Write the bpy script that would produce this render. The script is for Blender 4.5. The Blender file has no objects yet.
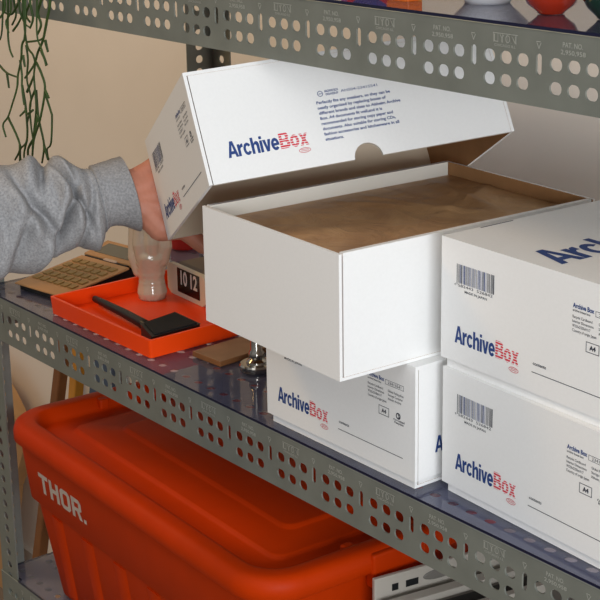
import bpy, bmesh, math, random
from mathutils import Vector, Matrix, noise
random.seed(7)
S = bpy.context.scene
COL = S.collection
PI = math.pi

# measured stations of the sleeve (centre, radius) and stems of the plant
SLEEVE= [[-0.3892, -0.2228, 0.1828, 0.069], [-0.3783, -0.193, 0.1825, 0.0678], [-0.3714, -0.1726, 0.1842, 0.0654], [-0.365, -0.1515, 0.1885, 0.0612], [-0.3607, -0.1392, 0.1889, 0.0608], [-0.3571, -0.1288, 0.1895, 0.0615], [-0.3547, -0.1201, 0.1919, 0.0605], [-0.3523, -0.1113, 0.1949, 0.0578], [-0.3499, -0.1039, 0.1958, 0.0541], [-0.3476, -0.0964, 0.1972, 0.0519], [-0.3456, -0.0872, 0.2017, 0.052], [-0.3428, -0.0787, 0.2026, 0.0515], [-0.3394, -0.072, 0.1992, 0.0499], [-0.336, -0.0653, 0.1959, 0.0461], [-0.3333, -0.0593, 0.1942, 0.0428], [-0.332, -0.0549, 0.1949, 0.0407], [-0.3313, -0.0513, 0.1973, 0.039], [-0.3313, -0.0472, 0.2023, 0.0346], [-0.3304, -0.0424, 0.2052, 0.0324], [-0.3284, -0.0358, 0.2065, 0.0327], [-0.3257, -0.0283, 0.2066, 0.0341], [-0.3233, -0.022, 0.206, 0.0364], [-0.3211, -0.0169, 0.205, 0.0381], [-0.3195, -0.0127, 0.2046, 0.0393]]
STRANDS= [[[-0.4818, -0.0396, 0.4555], [-0.4853, -0.0396, 0.412], [-0.4908, -0.0396, 0.3711], [-0.4997, -0.0396, 0.3584], [-0.5046, -0.0396, 0.3402], [-0.5146, -0.0396, 0.3212], [-0.5193, -0.0396, 0.3051], [-0.5349, -0.0396, 0.2824], [-0.5474, -0.0396, 0.266], [-0.5619, -0.0396, 0.254], [-0.5562, -0.0396, 0.24]], [[-0.5556, -0.0354, 0.2642], [-0.5296, -0.0354, 0.2337], [-0.5451, -0.0354, 0.2126]], [[-0.56, -0.0196, 0.2266], [-0.5637, -0.0196, 0.1995]], [[-0.5156, -0.0257, 0.4314], [-0.5154, -0.0257, 0.3612], [-0.5005, -0.0257, 0.3451], [-0.4968, -0.0257, 0.3361], [-0.5012, -0.0257, 0.3213], [-0.5011, -0.0257, 0.3034], [-0.5018, -0.0257, 0.2793], [-0.5141, -0.0257, 0.241], [-0.5204, -0.0257, 0.2116]], [[-0.4539, -0.0394, 0.4574], [-0.4571, -0.0394, 0.4144], [-0.4623, -0.0394, 0.374], [-0.4527, -0.0394, 0.3578], [-0.4456, -0.0394, 0.3402]], [[-0.4458, -0.0299, 0.4573], [-0.4441, -0.0299, 0.4148], [-0.454, -0.0299, 0.3912], [-0.4663, -0.0299, 0.3669], [-0.4801, -0.0299, 0.3514], [-0.4918, -0.0299, 0.3348], [-0.5161, -0.0299, 0.3163]], [[-0.4889, -0.0286, 0.3385], [-0.4763, -0.0286, 0.3247], [-0.4713, -0.0286, 0.3077], [-0.4881, -0.0286, 0.2696], [-0.5062, -0.0286, 0.2426], [-0.5153, -0.0286, 0.2104]], [[-0.4549, -0.0375, 0.311], [-0.4465, -0.0375, 0.3027]], [[-0.485, -0.0214, 0.3015], [-0.4733, -0.0214, 0.2804], [-0.4717, -0.0214, 0.2735], [-0.4779, -0.0214, 0.2424], [-0.4888, -0.0214, 0.2322], [-0.4835, -0.0214, 0.216]], [[-0.4885, -0.0388, 0.3631], [-0.457, -0.0388, 0.3688], [-0.4444, -0.0388, 0.3758]], [[-0.5371, -0.031, 0.4511], [-0.5435, -0.031, 0.4062], [-0.5495, -0.031, 0.3641], [-0.547, -0.031, 0.3464], [-0.5406, -0.031, 0.3387]], [[-0.5564, -0.0275, 0.4495], [-0.563, -0.0275, 0.4042], [-0.5709, -0.0275, 0.3675], [-0.5779, -0.0275, 0.3547]], [[-0.5926, -0.0299, 0.3289], [-0.5779, -0.0299, 0.3233], [-0.5609, -0.0299, 0.3168], [-0.536, -0.0299, 0.315]], [[-0.5695, -0.0256, 0.3152], [-0.5669, -0.0256, 0.2972]], [[-0.5411, -0.0213, 0.3037], [-0.5351, -0.0213, 0.274], [-0.5376, -0.0213, 0.2366], [-0.5574, -0.0213, 0.221], [-0.555, -0.0213, 0.2013]], [[-0.5182, -0.0152, 0.2999], [-0.5172, -0.0152, 0.2697], [-0.5138, -0.0152, 0.2579], [-0.5069, -0.0152, 0.2345], [-0.5148, -0.0152, 0.211]], [[-0.482, -0.034, 0.2772], [-0.4951, -0.034, 0.2512]], [[-0.55, -0.0238, 0.3681], [-0.5305, -0.0238, 0.3831], [-0.5182, -0.0238, 0.4019], [-0.5029, -0.0238, 0.4438]], [[-0.4751, -0.0225, 0.3652], [-0.4697, -0.0225, 0.3518]], [[-0.4653, -0.0338, 0.3558], [-0.4533, -0.0338, 0.3398]], [[-0.4944, -0.042, 0.3475], [-0.4914, -0.042, 0.3338]], [[-0.5421, -0.0147, 0.2942], [-0.5305, -0.0147, 0.3067], [-0.5217, -0.0147, 0.3175]], [[-0.5117, -0.0336, 0.2789], [-0.5279, -0.0336, 0.2693]], [[-0.4951, -0.0332, 0.2812], [-0.5107, -0.0332, 0.2741], [-0.5147, -0.0332, 0.2808]], [[-0.5489, -0.017, 0.4493], [-0.5553, -0.017, 0.404], [-0.5527, -0.017, 0.3863], [-0.5646, -0.017, 0.3732]], [[-0.4936, -0.0256, 0.4537], [-0.4994, -0.0256, 0.4096], [-0.4949, -0.0256, 0.3891], [-0.5038, -0.0256, 0.3765]], [[-0.5167, -0.0288, 0.4523], [-0.5211, -0.0288, 0.4021], [-0.5115, -0.0288, 0.3831], [-0.5001, -0.0288, 0.3784]], [[-0.4748, -0.0203, 0.4547], [-0.4796, -0.0203, 0.4166], [-0.4917, -0.0203, 0.3959], [-0.4864, -0.0203, 0.3813], [-0.4976, -0.0203, 0.3685]], [[-0.535, -0.0412, 0.4519], [-0.5324, -0.0412, 0.4021], [-0.5473, -0.0412, 0.3855]], [[-0.5207, -0.0222, 0.2394], [-0.5351, -0.0222, 0.2248], [-0.5351, -0.0222, 0.2061]], [[-0.4767, -0.0315, 0.2416], [-0.4692, -0.0315, 0.2248]], [[-0.5074, -0.0395, 0.3399], [-0.5049, -0.0395, 0.3224], [-0.507, -0.0395, 0.3067], [-0.5049, -0.0395, 0.2866]], [[-0.5052, -0.0235, 0.3026], [-0.5201, -0.0235, 0.2825], [-0.5208, -0.0235, 0.258], [-0.5182, -0.0235, 0.24]], [[-0.5346, -0.0159, 0.3522], [-0.5321, -0.0159, 0.3345], [-0.5379, -0.0159, 0.3096], [-0.531, -0.0159, 0.2861], [-0.5454, -0.0159, 0.2533]], [[-0.5247, -0.0362, 0.4523], [-0.5274, -0.0362, 0.3987], [-0.5424, -0.0362, 0.3807], [-0.5367, -0.0362, 0.3683]], [[-0.5263, -0.0244, 0.4071], [-0.5487, -0.0244, 0.3886], [-0.5687, -0.0244, 0.3891]], [[-0.5142, -0.0337, 0.2421], [-0.5243, -0.0337, 0.222], [-0.5211, -0.0337, 0.2089]], [[-0.5163, -0.0212, 0.4518], [-0.5044, -0.0212, 0.4146], [-0.5196, -0.0212, 0.391], [-0.511, -0.0212, 0.3824]]]

# ------------------------------------------------------------------ materials
def srgb(c):
    f = lambda v: v/12.92 if v <= .04045 else ((v+.055)/1.055)**2.4
    return tuple(f(x/255.) for x in c)+(1.,)
def new_mat(name):
    m = bpy.data.materials.new(name); m.use_nodes = True
    return m, m.node_tree, m.node_tree.nodes['Principled BSDF']
def mat(name, col, rough=.6, metal=0., spec=.4, var=0., vscale=40., bump=0., bscale=200., coat=0., detail=4):
    m, nt, b = new_mat(name)
    c = srgb(col)
    b.inputs['Base Color'].default_value = c
    b.inputs['Roughness'].default_value = rough
    b.inputs['Metallic'].default_value = metal
    b.inputs['Specular IOR Level'].default_value = spec
    b.inputs['Coat Weight'].default_value = coat
    tc = nt.nodes.new('ShaderNodeTexCoord')
    if var:
        n = nt.nodes.new('ShaderNodeTexNoise'); n.inputs['Scale'].default_value = vscale; n.inputs['Detail'].default_value = detail
        nt.links.new(tc.outputs['Object'], n.inputs['Vector'])
        r = nt.nodes.new('ShaderNodeMapRange'); r.inputs[1].default_value = .3; r.inputs[2].default_value = .7
        r.inputs[3].default_value = 1-var; r.inputs[4].default_value = 1+var
        nt.links.new(n.outputs['Fac'], r.inputs[0])
        h = nt.nodes.new('ShaderNodeHueSaturation'); h.inputs['Color'].default_value = c
        nt.links.new(r.outputs[0], h.inputs['Value']); nt.links.new(h.outputs[0], b.inputs['Base Color'])
    if bump:
        n = nt.nodes.new('ShaderNodeTexNoise'); n.inputs['Scale'].default_value = bscale; n.inputs['Detail'].default_value = 3
        nt.links.new(tc.outputs['Object'], n.inputs['Vector'])
        bp = nt.nodes.new('ShaderNodeBump'); bp.inputs['Strength'].default_value = bump; bp.inputs['Distance'].default_value = .002
        nt.links.new(n.outputs['Fac'], bp.inputs['Height']); nt.links.new(bp.outputs[0], b.inputs['Normal'])
    return m
def stripes(name, col, axis, period, base=(246, 246, 246)):
    """red print broken by thin white horizontal lines"""
    m, nt, b = new_mat(name)
    tc = nt.nodes.new('ShaderNodeTexCoord'); sx = nt.nodes.new('ShaderNodeSeparateXYZ')
    nt.links.new(tc.outputs['Object'], sx.inputs[0])
    d = nt.nodes.new('ShaderNodeMath'); d.operation = 'DIVIDE'; d.inputs[1].default_value = period
    f = nt.nodes.new('ShaderNodeMath'); f.operation = 'FRACT'
    g = nt.nodes.new('ShaderNodeMath'); g.operation = 'GREATER_THAN'; g.inputs[1].default_value = .72
    mx = nt.nodes.new('ShaderNodeMix'); mx.data_type = 'RGBA'
    nt.links.new(sx.outputs[axis], d.inputs[0]); nt.links.new(d.outputs[0], f.inputs[0]); nt.links.new(f.outputs[0], g.inputs[0])
    nt.links.new(g.outputs[0], mx.inputs['Factor'])
    mx.inputs['A'].default_value = srgb(col); mx.inputs['B'].default_value = srgb(base)
    nt.links.new(mx.outputs['Result'], b.inputs['Base Color']); b.inputs['Roughness'].default_value = .6
    return m
def clear(name, tint, gloss_rough=.03, ior=1.5, gtint=(1, 1, 1, 1), body=None, amount=.3):
    m, nt, b = new_mat(name); nt.nodes.remove(b)
    out = nt.nodes['Material Output']
    t = nt.nodes.new('ShaderNodeBsdfTransparent'); t.inputs[0].default_value = srgb(tint)
    g = nt.nodes.new('ShaderNodeBsdfGlossy'); g.inputs['Roughness'].default_value = gloss_rough; g.inputs['Color'].default_value = gtint
    f = nt.nodes.new('ShaderNodeFresnel'); f.inputs[0].default_value = ior
    mx = nt.nodes.new('ShaderNodeMixShader')
    src = t
    if body:
        d = nt.nodes.new('ShaderNodeBsdfDiffuse'); d.inputs[0].default_value = srgb(body)
        src = nt.nodes.new('ShaderNodeMixShader'); src.inputs[0].default_value = amount
        nt.links.new(t.outputs[0], src.inputs[1]); nt.links.new(d.outputs[0], src.inputs[2])
    nt.links.new(f.outputs[0], mx.inputs[0]); nt.links.new(src.outputs[0], mx.inputs[1]); nt.links.new(g.outputs[0], mx.inputs[2])
    nt.links.new(mx.outputs[0], out.inputs['Surface'])
    return m

CARD = mat('white_card', (243, 243, 242), .55, spec=.3, var=.012, vscale=300, bump=.04, bscale=900)
KRAFT = mat('kraft_board', (164, 122, 82), .8, spec=.2, var=.05, vscale=60)
PALEKRAFT = mat('pale_board_inside', (216, 199, 176), .75, spec=.2)
LINER = mat('white_liner', (226, 222, 212), .7, spec=.2)
NAVY = mat('navy_ink', (34, 66, 130), .6)
BLACK_INK = mat('dark_ink', (42, 46, 62), .6)
RED_Z = stripes('red_ink', (214, 40, 62), 2, .0025)
RED = mat('red_line_ink', (205, 70, 82), .6)
DECK = mat('zinc_deck', (172, 174, 174), .6, var=.08, vscale=20)
STEEL = mat('galvanised_steel', (136, 140, 132), .5, metal=.40, spec=.5, var=.10, vscale=22, bump=.05, bscale=120)
STEEL_D = mat('dark_steel', (92, 92, 90), .55, metal=.4, var=.12, vscale=30)
STAMP = mat('stamped_edge', (196, 198, 190), .45, metal=.4)
SHEET = clear('blue_plastic_sheet', (226, 229, 244), .05, 1.42, body=(124, 128, 166), amount=.16)
SHEET_LOW = clear('blue_plastic_underside', (250, 250, 255), .1, 1.01)
SHEET_EDGE = mat('blue_sheet_edge', (16, 20, 50), .35, spec=.5)
ORANGE = mat('orange_plastic', (255, 74, 10), .35, spec=.3)
TOTE = mat('orange_red_plastic', (196, 54, 0), .5, spec=.12, var=.04, vscale=25, bump=.03, bscale=500)
WHITE_PRINT = mat('white_print', (232, 226, 218), .5)
BLACK_PL = mat('black_plastic', (26, 28, 30), .45, var=.1, vscale=80)
BLACK_RUB = mat('black_bristle_pad', (22, 24, 26), .85, var=.25, vscale=400, bump=.4, bscale=900)
GOLD = mat('gold_plastic', (188, 142, 94), .42, metal=.2, spec=.5)
GOLD_KEY = mat('olive_gold_key', (152, 122, 68), .4, metal=.2)
LCD = mat('grey_display', (88, 90, 80), .25, spec=.6)
CERAM = mat('glazed_ceramic', (196, 180, 156), .16, spec=.6, coat=.6, var=.05, vscale=30)
BEIGE = mat('beige_plastic', (214, 202, 180), .4)
BROWN_PL = mat('brown_plastic', (116, 100, 84), .5)
DISP = mat('display_black', (16, 16, 16), .2, spec=.6)
DIGIT = mat('digit_white', (206, 206, 198), .5)
CHROME = mat('chrome', (178, 174, 166), .16, metal=1.)
WOOD = mat('brown_wood', (128, 84, 48), .55, var=.16, vscale=30)
YWOOD = mat('yellow_wood', (190, 132, 44), .5, var=.12, vscale=30)
TANWOOD = mat('tan_plywood', (186, 144, 98), .55, var=.08, vscale=25)
BLUEGREY = mat('blue_grey_board', (72, 88, 112), .6)
SKIN = mat('skin', (204, 136, 112), .5, spec=.4, var=.10, vscale=26, bump=.12, bscale=260)
HEATHER = mat('heather_grey_fleece', (160, 160, 162), .95, spec=.1, var=.22, vscale=420, bump=.35, bscale=650, detail=2)
RIB = mat('heather_grey_rib', (152, 152, 154), .95, spec=.1, var=.20, vscale=420, bump=.3, bscale=650, detail=2)
PLANT = mat('green_stem', (56, 80, 36), .55, var=.25, vscale=60)
POT = mat('terracotta', (150, 92, 64), .8)
SOIL = mat('soil', (52, 40, 30), .95)
RGLASS = mat('amber_red_glass', (168, 44, 14), .1, spec=.7, coat=.7)
GGLASS = mat('dark_green_glass', (22, 52, 38), .1, spec=.7, coat=.7)
PORC = mat('white_porcelain', (236, 236, 238), .2, spec=.6)
GREYMETAL = mat('grey_painted_metal', (122, 118, 112), .5, spec=.4)
WHITEMETAL = mat('white_painted_metal', (186, 180, 170), .45, spec=.4)

def paper_mat():
    m, nt, b = new_mat('brown_wrapping_paper')
    tc = nt.nodes.new('ShaderNodeTexCoord')
    n = nt.nodes.new('ShaderNodeTexNoise'); n.inputs['Scale'].default_value = 11; n.inputs['Detail'].default_value = 7; n.inputs['Distortion'].default_value = 1.2
    nt.links.new(tc.outputs['Object'], n.inputs['Vector'])
    cr = nt.nodes.new('ShaderNodeValToRGB')
    cr.color_ramp.elements[0].color = srgb((156, 116, 80)); cr.color_ramp.elements[0].position = .3
    cr.color_ramp.elements[1].color = srgb((206, 164, 118)); cr.color_ramp.elements[1].position = .7
    nt.links.new(n.outputs['Fac'], cr.inputs[0]); nt.links.new(cr.outputs[0], b.inputs['Base Color'])
    n2 = nt.nodes.new('ShaderNodeTexNoise'); n2.inputs['Scale'].default_value = 20; n2.inputs['Detail'].default_value = 5; n2.inputs['Distortion'].default_value = 2.2
    nt.links.new(tc.outputs['Object'], n2.inputs['Vector'])
    bp = nt.nodes.new('ShaderNodeBump'); bp.inputs['Strength'].default_value = .55; bp.inputs['Distance'].default_value = .006
    nt.links.new(n2.outputs['Fac'], bp.inputs['Height']); nt.links.new(bp.outputs[0], b.inputs['Normal'])
    b.inputs['Roughness'].default_value = .48; b.inputs['Specular IOR Level'].default_value = .4
    return m
PAPER = paper_mat()
def magazine_mat():
    """a printed cover: blocks of orange, red, yellow, blue and pink"""
    m, nt, b = new_mat('printed_cover')
    tc = nt.nodes.new('ShaderNodeTexCoord')
    v = nt.nodes.new('ShaderNodeTexVoronoi'); v.inputs['Scale'].default_value = 26
    nt.links.new(tc.outputs['Object'], v.inputs['Vector'])
    sx = nt.nodes.new('ShaderNodeSeparateColor'); nt.links.new(v.outputs['Color'], sx.inputs[0])
    cr = nt.nodes.new('ShaderNodeValToRGB'); cr.color_ramp.interpolation = 'CONSTANT'
    cols = [(70, 60, 130), (226, 110, 30), (196, 30, 50), (226, 190, 120), (150, 70, 130), (232, 150, 60)]
    el = cr.color_ramp.elements
    el[0].position = 0; el[0].color = srgb(cols[0]); el[1].position = 1/6; el[1].color = srgb(cols[1])
    for i in range(2, 6):
        e = el.new(i/6); e.color = srgb(cols[i])
    nt.links.new(sx.outputs[0], cr.inputs[0]); nt.links.new(cr.outputs[0], b.inputs['Base Color']); b.inputs['Roughness'].default_value = .3
    return m
COVER = magazine_mat()

# ------------------------------------------------------------------ mesh helpers
class MB:
    def __init__(s): s.v = []; s.f = []; s.m = []; s.mats = []
    def mi(s, m):
        if m not in s.mats: s.mats.append(m)
        return s.mats.index(m)
    def add(s, vs, fs, m, M=None):
        o = len(s.v); k = s.mi(m)
        s.v += [tuple(M @ Vector(p)) if M else tuple(p) for p in vs]
        for f in fs: s.f.append([i+o for i in f]); s.m.append(k)
        return s
    def box(s, a, b, m, M=None, faces=None):
        """faces: {'x0','x1','y0','y1','z0','z1': material} overrides"""
        x0, y0, z0 = a; x1, y1, z1 = b
        vs = [(x0,y0,z0),(x1,y0,z0),(x1,y1,z0),(x0,y1,z0),(x0,y0,z1),(x1,y0,z1),(x1,y1,z1),(x0,y1,z1)]
        F = dict(z0=(0,3,2,1), z1=(4,5,6,7), y0=(0,1,5,4), y1=(2,3,7,6), x0=(3,0,4,7), x1=(1,2,6,5))
        o = len(s.v); s.v += [tuple(M @ Vector(p)) if M else p for p in vs]
        for k, f in F.items():
            s.f.append([i+o for i in f]); s.m.append(s.mi((faces or {}).get(k, m)))
        return s
    def prism(s, poly, h0, h1, m, M=None, side=None, low=None):
        """poly in xy (ccw), extruded along z"""
        n = len(poly)
        vs = [(x, y, h0) for x, y in poly]+[(x, y, h1) for x, y in poly]
        s.add(vs, [list(range(n))[::-1]], low or m, M); s.add(vs, [list(range(n, 2*n))], m, M)
        s.add(vs, [[i, (i+1) % n, n+(i+1) % n, n+i] for i in range(n)], side or m, M)
        return s
    def loft(s, loops, m, cap0=True, cap1=True, M=None):
        n = len(loops[0]); vs = [p for l in loops for p in l]; fs = []
        for k in range(len(loops)-1):
            for i in range(n):
                j = (i+1) % n; fs.append([k*n+i, k*n+j, (k+1)*n+j, (k+1)*n+i])
        if cap0: fs.append(list(range(n))[::-1])
        if cap1: fs.append(list(range((len(loops)-1)*n, len(loops)*n)))
        return s.add(vs, fs, m, M)
    def lathe(s, prof, m, seg=32, c=(0, 0, 0), M=None):
        loops = [[(c[0]+r*math.cos(2*PI*i/seg), c[1]+r*math.sin(2*PI*i/seg), c[2]+z) for i in range(seg)] for r, z in prof]
        return s.loft(loops, m, True, True, M)
    def tube(s, pts, rads, m, seg=6):
        pts = [Vector(p) for p in pts]
        if not isinstance(rads, (list, tuple)): rads = [rads]*len(pts)
        loops = []; ref = None
        for i, p in enumerate(pts):
            t = (pts[min(i+1, len(pts)-1)]-pts[max(i-1, 0)]).normalized()
            if ref is None:
                ref = t.orthogonal().normalized()
            ref = (ref-t*ref.dot(t))
            ref = ref.normalized() if ref.length > 1e-6 else t.orthogonal().normalized()
            w = t.cross(ref)
            loops.append([p+(ref*math.cos(2*PI*k/seg)+w*math.sin(2*PI*k/seg))*rads[i] for k in range(seg)])
        return s.loft(loops, m)
    def build(s, name, parent=None, smooth=False, angle=None):
        me = bpy.data.meshes.new(name); me.from_pydata(s.v, [], s.f); me.update()
        for m in s.mats: me.materials.append(m)
        for p, k in zip(me.polygons, s.m): p.material_index = k; p.use_smooth = smooth
        if angle is not None:
            me.polygons.foreach_set('use_smooth', [True]*len(me.polygons))
            try: me.set_sharp_from_angle(angle=math.radians(angle))
            except Exception: pass
        o = bpy.data.objects.new(name, me); COL.objects.link(o)
        if parent: o.parent = parent
        return o
def bevel(o, w, seg=2):
    b = o.modifiers.new('bevel', 'BEVEL'); b.width = w; b.segments = seg; b.limit_method = 'ANGLE'; b.angle_limit = math.radians(40)
    return o
def tag(o, label, cat, group=None):
    o['label'] = label; o['category'] = cat
    if group: o['group'] = group
    return o
def empty(name, loc=(0, 0, 0), rz=0., label=None, cat=None, group=None, M=None):
    o = bpy.data.objects.new(name, None); COL.objects.link(o); o.empty_display_size = .02
    if M is not None: o.matrix_world = M
    else: o.location = loc; o.rotation_euler = (0, 0, rz)
    if label: tag(o, label, cat, group)
    return o
def structure(o): o['kind'] = 'structure'; return o
def rrect(x0, y0, x1, y1, r, seg=6):
    pts = []
    for cx, cy, a0 in ((x1-r, y0+r, -PI/2), (x1-r, y1-r, 0), (x0+r, y1-r, PI/2), (x0+r, y0+r, PI)):
        for k in range(seg+1):
            a = a0+PI/2*k/seg; pts.append((cx+r*math.cos(a), cy+r*math.sin(a)))
    return pts

# flat outlines with holes -> solid sheet (a filled 2D curve turned into a mesh)
def sheet(outer, holes, thick):
    cu = bpy.data.curves.new('tmp', 'CURVE'); cu.dimensions = '2D'; cu.fill_mode = 'BOTH'; cu.extrude = thick/2 if thick else 0.
    for lp in [outer]+holes:
        sp = cu.splines.new('POLY'); sp.points.add(len(lp)-1); sp.use_cyclic_u = True
        for p, (x, y) in zip(sp.points, lp): p.co = (x, y, 0, 1)
    ob = bpy.data.objects.new('tmp', cu); COL.objects.link(ob)
    dg = bpy.context.evaluated_depsgraph_get(); ev = ob.evaluated_get(dg); me = ev.to_mesh()
    vs = [tuple(v.co) for v in me.vertices]; fs = [list(p.vertices) for p in me.polygons]
    ev.to_mesh_clear(); bpy.data.objects.remove(ob); bpy.data.curves.remove(cu)
    return vs, fs
def slot(cx, cy, w, h, seg=5):
    """rounded hole, w x h"""
    r = min(w, h)*.5*.96
    return rrect(cx-w/2, cy-h/2, cx+w/2, cy+h/2, r, seg)[::-1]

# printed lettering: text turned into flat mesh, scaled to width / cap height
_txt = {}
def text2d(s, bold):
    k = (s, bold)
    if k in _txt: return _txt[k]
    cu = bpy.data.curves.new('tmp', 'FONT'); cu.body = s; cu.size = 1; cu.resolution_u = 3; cu.offset = bold; cu.space_character = .93 if bold > .04 else 1.; cu.fill_mode = 'FRONT'
    ob = bpy.data.objects.new('tmp', cu); COL.objects.link(ob)
    dg = bpy.context.evaluated_depsgraph_get(); ev = ob.evaluated_get(dg); me = ev.to_mesh()
    vs = [(v.co.x, v.co.y) for v in me.vertices]; fs = [list(p.vertices) for p in me.polygons]
    ev.to_mesh_clear(); bpy.data.objects.remove(ob); bpy.data.curves.remove(cu)
    x0 = min(p[0] for p in vs); x1 = max(p[0] for p in vs)
    _txt[k] = ([((x-x0), y) for x, y in vs], fs, x1-x0)
    return _txt[k]
CAP = .70
def put_text(mb, s, F, x, y, cap, m, width=None, bold=0., skew=0.):
    """F maps (u, v) on the face to a point"""
    vs, fs, w = text2d(s, bold)
    sy = cap/CAP; sx = (width/w) if width else sy
    mb.add([F(x+p[0]*sx+skew*p[1]*sy, y+p[1]*sy) for p in vs], fs, m)
    return x+w*sx
def arc(cx, cy, rx, ry, a0, a1, n=14):
    return [(cx+rx*math.cos(math.radians(a0+(a1-a0)*k/n)), cy+ry*math.sin(math.radians(a0+(a1-a0)*k/n))) for k in range(n+1)]
# heavy condensed grotesque drawn letter by letter: (outlines with their holes), advance
GLYPH = {
 'A': ([([(0, 0), (.235, 0), (.29, .20), (.61, .20), (.665, 0), (.90, 0), (.58, 1), (.32, 1)], [[(.345, .38), (.45, .77), (.555, .38)]])], .90),
 'r': ([([(0, 0), (.235, 0), (.235, .40), (.27, .49), (.36, .54), (.48, .54), (.48, .755), (.37, .75), (.28, .71), (.22, .63), (.22, .74), (0, .74)], [])], .49),
 'c': ([(arc(.35, .37, .35, .385, 32, 328)+arc(.35, .37, .135, .205, 322, 38), [])], .71),
 'h': ([([(0, 0), (.235, 0), (.235, .40), (.25, .49), (.31, .555), (.39, .56), (.445, .51), (.46, .43), (.46, 0), (.695, 0), (.695, .50), (.67, .63), (.60, .72), (.49, .758), (.37, .74), (.28, .68), (.235, .62), (.235, 1), (0, 1)], [])], .76),
 'i': ([([(0, 0), (.235, 0), (.235, .74), (0, .74)], []), ([(0, .83), (.235, .83), (.235, 1), (0, 1)], [])], .27),
 'v': ([([(.23, 0), (.47, 0), (.70, .74), (.46, .74), (.35, .30), (.24, .74), (0, .74)], [])], .70),
 'e': ([(arc(.35, .37, .35, .385, -8, 322, 20)[1:]+arc(.35, .37, .135, .20, 316, 195, 8)+[(.22, .30), (.70, .30)], [([(.215, .44)]+arc(.35, .37, .135, .20, 160, 20, 8)+[(.485, .44)])])], .72),
 'B': ([([(0, 0), (.50, 0), (.68, .03), (.80, .13), (.84, .28), (.80, .43), (.67, .525), (.75, .61), (.785, .74), (.75, .88), (.64, .975), (.48, 1), (0, 1)], [[(.24, .20), (.24, .42), (.47, .42), (.56, .38), (.59, .31), (.56, .235), (.47, .20)], [(.24, .60), (.24, .81), (.44, .81), (.52, .78), (.545, .71), (.52, .63), (.44, .60)]])], .88),
 'o': ([(arc(.36, .37, .36, .385, 0, 345, 23), [arc(.36, .37, .135, .205, 0, -345, 23)])], .76),
 'x': ([([(0, 0), (.25, 0), (.36, .20), (.47, 0), (.72, 0), (.49, .38), (.71, .74), (.47, .74), (.36, .55), (.25, .74), (.01, .74), (.23, .38)], [])], .72),
}
_gl = {}
def put_logo_word(mb, word, F, x, y, cap, width, m):
    tot = sum(GLYPH[c][1] for c in word); sx = width/tot
    for c in word:
        if c not in _gl:
            V = []; FF = []
            for out, holes in GLYPH[c][0]:
                vs, fs = sheet(out, holes, 0); o = len(V); V += vs; FF += [[i+o for i in f] for f in fs]
            _gl[c] = (V, FF)
        vs, fs = _gl[c]
        mb.add([F(x+a*sx, y+b*cap) for a, b, _ in vs], fs, m)
        x += GLYPH[c][1]*sx
def rect(mb, F, x0, y0, x1, y1, m):
    mb.add([F(x0, y0), F(x1, y0), F(x1, y1), F(x0, y1)], [[0, 1, 2, 3]], m)
def frame_rect(mb, F, x0, y0, x1, y1, t, m):
    rect(mb, F, x0, y0, x1, y0+t, m); rect(mb, F, x0, y1-t, x1, y1, m)
    rect(mb, F, x0, y0+t, x0+t, y1-t, m); rect(mb, F, x1-t, y0+t, x1, y1-t, m)
def ring(mb, F, cx, cy, rx, ry, t, m, n=24):
    P = [(math.cos(2*PI*i/n), math.sin(2*PI*i/n)) for i in range(n)]
    vs = [F(cx+c*rx, cy+s*ry) for c, s in P]+[F(cx+c*(rx-t), cy+s*(ry-t)) for c, s in P]
    mb.add(vs, [[i, (i+1) % n, n+(i+1) % n, n+i] for i in range(n)], m)

# ------------------------------------------------------------------ camera
cam = bpy.data.objects.new('camera', bpy.data.cameras.new('camera')); COL.objects.link(cam)
CPITCH, CROLL, CYAW = (0.28578, -0.00971, 0.88981)
_c, _s = math.cos, math.sin
fwd = Vector((-_s(CYAW)*_c(CPITCH), _c(CYAW)*_c(CPITCH), -_s(CPITCH)))
right = Vector((_c(CYAW), _s(CYAW), 0)); upv = right.cross(fwd)
r2 = right*_c(CROLL)+upv*_s(CROLL); u2 = r2.cross(fwd)
R3 = Matrix((r2, u2, -fwd)).transposed()
cam.matrix_world = Matrix.Translation((1.15770, -0.91258, 0.62917)) @ R3.to_4x4()
cam.data.sensor_width = 36; cam.data.lens = 94.325
cam.data.shift_x = -0.06048; cam.data.shift_y = -0.06224
cam.data.clip_start = .05
S.camera = cam

# ------------------------------------------------------------------ room shell
FLOOR = -1.10; WALLY = .62
wallm = mat('painted_wall', (246, 239, 230), .85, spec=.2, var=.015, vscale=8, bump=.08, bscale=160)
floorm = mat('grey_wood_floor', (126, 112, 98), .6, var=.12, vscale=12)
structure(MB().box((-3.4, WALLY, FLOOR), (2.6, WALLY+.1, 1.7), wallm).build('wall_back'))
structure(MB().box((-3.4, -3.4, FLOOR-.1), (2.6, WALLY+.1, FLOOR), floorm).build('floor'))
structure(MB().box((-3.4, WALLY-.012, FLOOR), (2.6, WALLY, FLOOR+.07), mat('white_trim', (222, 216, 206), .5)).build('baseboard_back'))

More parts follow.
